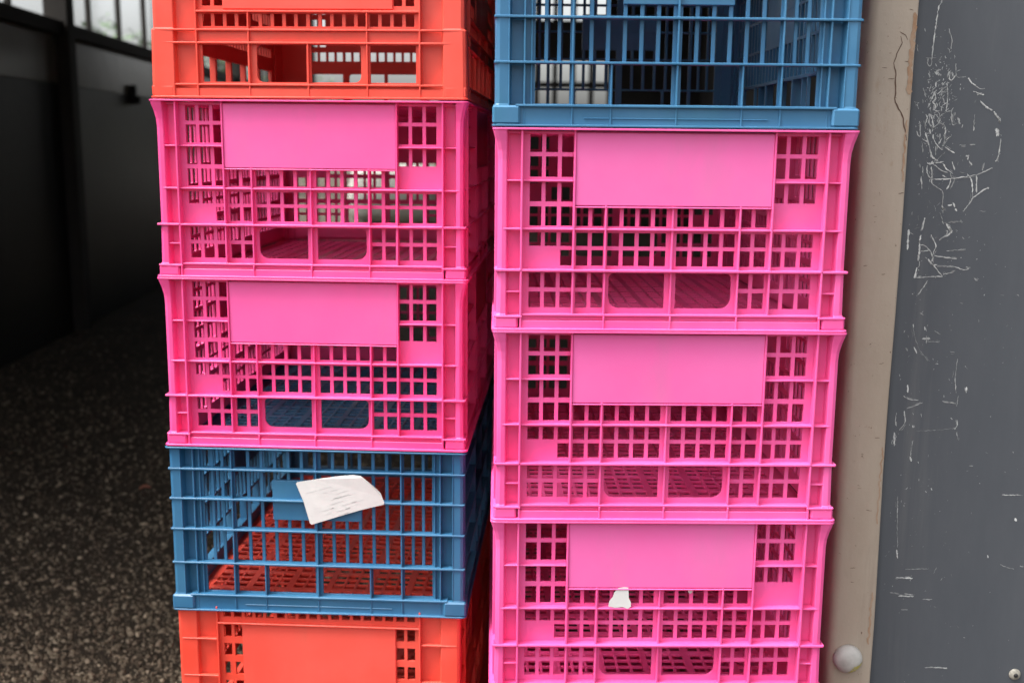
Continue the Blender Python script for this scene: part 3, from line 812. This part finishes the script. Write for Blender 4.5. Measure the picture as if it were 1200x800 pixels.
fm = box_mesh('mullion', -.045, -.015, -.015, .015, 1.736, 2.222, M['wood'], .002)
gm = box_mesh('pane', -.038, -.034, .017, .608, 1.737, 2.221, M['glass'])
bars_y = []
for y in [p for p in posts]+[posts[0]-BAY]:
    for k in range(4):
        yy = y+.625*k
        if not (0 <= yy and yy+.625 <= LEN): continue
        if k: link('mullion', fm, wall).location = (0, yy, 0)
        link('pane', gm, wall).location = (0, yy, 0)
hk = frame_mesh('wall_hook', [(.0, .035, -.022, .022, -.065, .065), (.035, .06, -.016, .016, -.06, -.01)], M['black'])
link('wall_hook', hk, wall, label='small black fitting on the wall').location = (0, 6.85, 1.40)

plane_roof = box_mesh('roof', -2.9, 2.9, 0, 13.7, 0, .06, M['roof'], .003)
roof = link('roof', plane_roof, None, kind='structure')
roof.location = (0, ROOF_Y, ROOF_Z); roof.rotation_euler = (R(5), 0, 0)
bm_me = box_mesh('rafter', -2.9, 2.9, -.04, .04, -.13, -.003, M['wood'], .003)
for k in range(6): link('rafter', bm_me, roof).location = (0, .12+2.4*k, 0)
rw = empty('inner_wall', (2.35, 1.4, 0), label='dark inner wall on the far right, behind the grey door', category='wall')
for k in range(5): link('wall_board', box_mesh('wall_board', 0, .05, k*2.55, k*2.55+2.546, 0, 2.42+.2*k, M['inner'], .002), rw)
fw_ = empty('front_wall', (1.515, DY, 0), label='dark front wall beyond the grey door, out at the right', category='wall')
link('wall_board', box_mesh('wall_board', 0, 1.4, 0, .06, 0, 2.40, M['inner'], .002), fw_)
ew = empty('end_wall', (-.85, 14.0, 0), label='dark end wall with small windows at the back of the shed beside the bright opening', category='wall')
def wb(n, *b): link(n, box_mesh(n, *b, M['inner'], .002), ew)
wb('wall_board', 0, .897, 0, .06, 0, 3.5); wb('wall_board', .9, 2.05, 0, .06, 0, 1.53); wb('wall_board', .9, 2.05, 0, .06, 3.0, 3.5); wb('wall_board', .9, 2.05, -.01, .065, 2.14, 2.60); wb('wall_board', 2.053, 3.3, 0, .06, 0, 3.5)
for z in (1.83, 2.16, 2.58): link('transom', box_mesh('transom', .9, 2.05, .01, .05, z-.035, z+.035, M['wood'], .002), ew)
for k in range(6): link('mullion', box_mesh('mullion', .9+.23*k-.03, .9+.23*k+.03, .005, .055, 1.53, 3.0, M['wood'], .002), ew)
for k in range(5): link('pane', box_mesh('pane', .932+.23*k, .9+.23*(k+1)-.032, .028, .032, 1.532, 2.998, M['glass']), ew)
link('lintel', box_mesh('lintel', -2.3, -.003, 0, .08, 3.15, 3.5, M['wood'], .003), ew)
for x in (-1.72, -.055): link('opening_post', box_mesh('opening_post', x-.05, x+.05, 0, .08, 0, 3.149, M['wood'], .003), ew)

# pale bulk bag in the opening
bm = bmesh.new(); bmesh.ops.create_cube(bm, size=1)
bmesh.ops.subdivide_edges(bm, edges=bm.edges[:], cuts=4, use_grid_fill=True)
for v in bm.verts:
    n = v.co.normalized()*.62
    v.co = v.co.lerp(n, .45); v.co += Vector((noise.noise(v.co*3), noise.noise(v.co*3+Vector((5, 0, 0))), noise.noise(v.co*3+Vector((0, 7, 0)))))*.05
    v.co = Vector((v.co.x*1.25, v.co.y*.9, (v.co.z+.5)*.74))
zmin = min(v.co.z for v in bm.verts)
for v in bm.verts: v.co.z -= zmin
bb = link('bulk_bag', to_mesh('bulk_bag', bm, M['bag'], True), None, label='pale rounded bulk bag seen through the lattice at the far end of the shed', category='bag')
bb.location = (-1.55, 14.75, 0)

# bushes outside the windows and beyond the opening
def bush(x, y, h, wd, label, n=1500, seed=0):
    r = random.Random(seed); root = empty('bush', (x, y, 0), r.random()*6, label=label, category='bush', group='bushes outside the shed')
    bm = bmesh.new()
    cl = [(r.gauss(0, wd*.32), r.gauss(0, wd*.32), h*(.25+.7*r.random()), wd*(.16+.16*r.random())) for _ in range(16)]
    for i in range(n):
        cx, cy, cz, cr = r.choice(cl); d = Vector((r.gauss(0, 1), r.gauss(0, 1), r.gauss(0, 1))).normalized()*cr*(.55+.5*r.random())
        p = Vector((cx, cy, max(.05, cz)))+d; u = Vector((r.gauss(0, 1), r.gauss(0, 1), r.gauss(0, .6))).normalized(); q = u.cross(Vector((r.gauss(0, 1), r.gauss(0, 1), r.gauss(0, 1)))).normalized()
        s = .05+.05*r.random()
        bm.faces.new([bm.verts.new(p+u*s), bm.verts.new(p+q*s*.5+Vector((0, 0, .01))), bm.verts.new(p-u*s), bm.verts.new(p-q*s*.5+Vector((0, 0, .01)))])
    link('crown', to_mesh('crown', bm, M['leaf']), root)
    bm = bmesh.new()
    for k in range(6):
        a = k*1.05+r.random(); t = Vector((math.cos(a)*wd*.3, math.sin(a)*wd*.3, h*.75)); b = []
        for j in range(4):
            f = j/3; c = t*f; rad = .035*(1-.7*f)*(1+h*.1)
            b.append([bm.verts.new((c.x+rad*math.cos(i*2.1), c.y+rad*math.sin(i*2.1), c.z)) for i in range(3)])
        for a_2, b_2 in zip(b, b[1:]):
            for i in range(3): bm.faces.new([a_2[i], a_2[(i+1) % 3], b_2[(i+1) % 3], b_2[i]])
    link('trunk', to_mesh('trunk', bm, M['bark']), root)
BUSH = [(-6.5, 18.5, 2.75, 2.6, 'leafy bush outside the windows just left of the orange-red crate'), (-8.6, 18.8, 2.4, 2.2, 'lower leafy bush outside the middle windows of the shed wall'),
        (-5.6, 23.5, 2.6, 2.6, 'broad bush beyond the left side of the end opening'),
        (-.9, 29, 1.7, 2.6, 'low bush standing beyond the bulk bag at the far end')]
for i, (x, y, h, wd, l) in enumerate(BUSH): bush(x, y, h, wd, l, 1600, i)
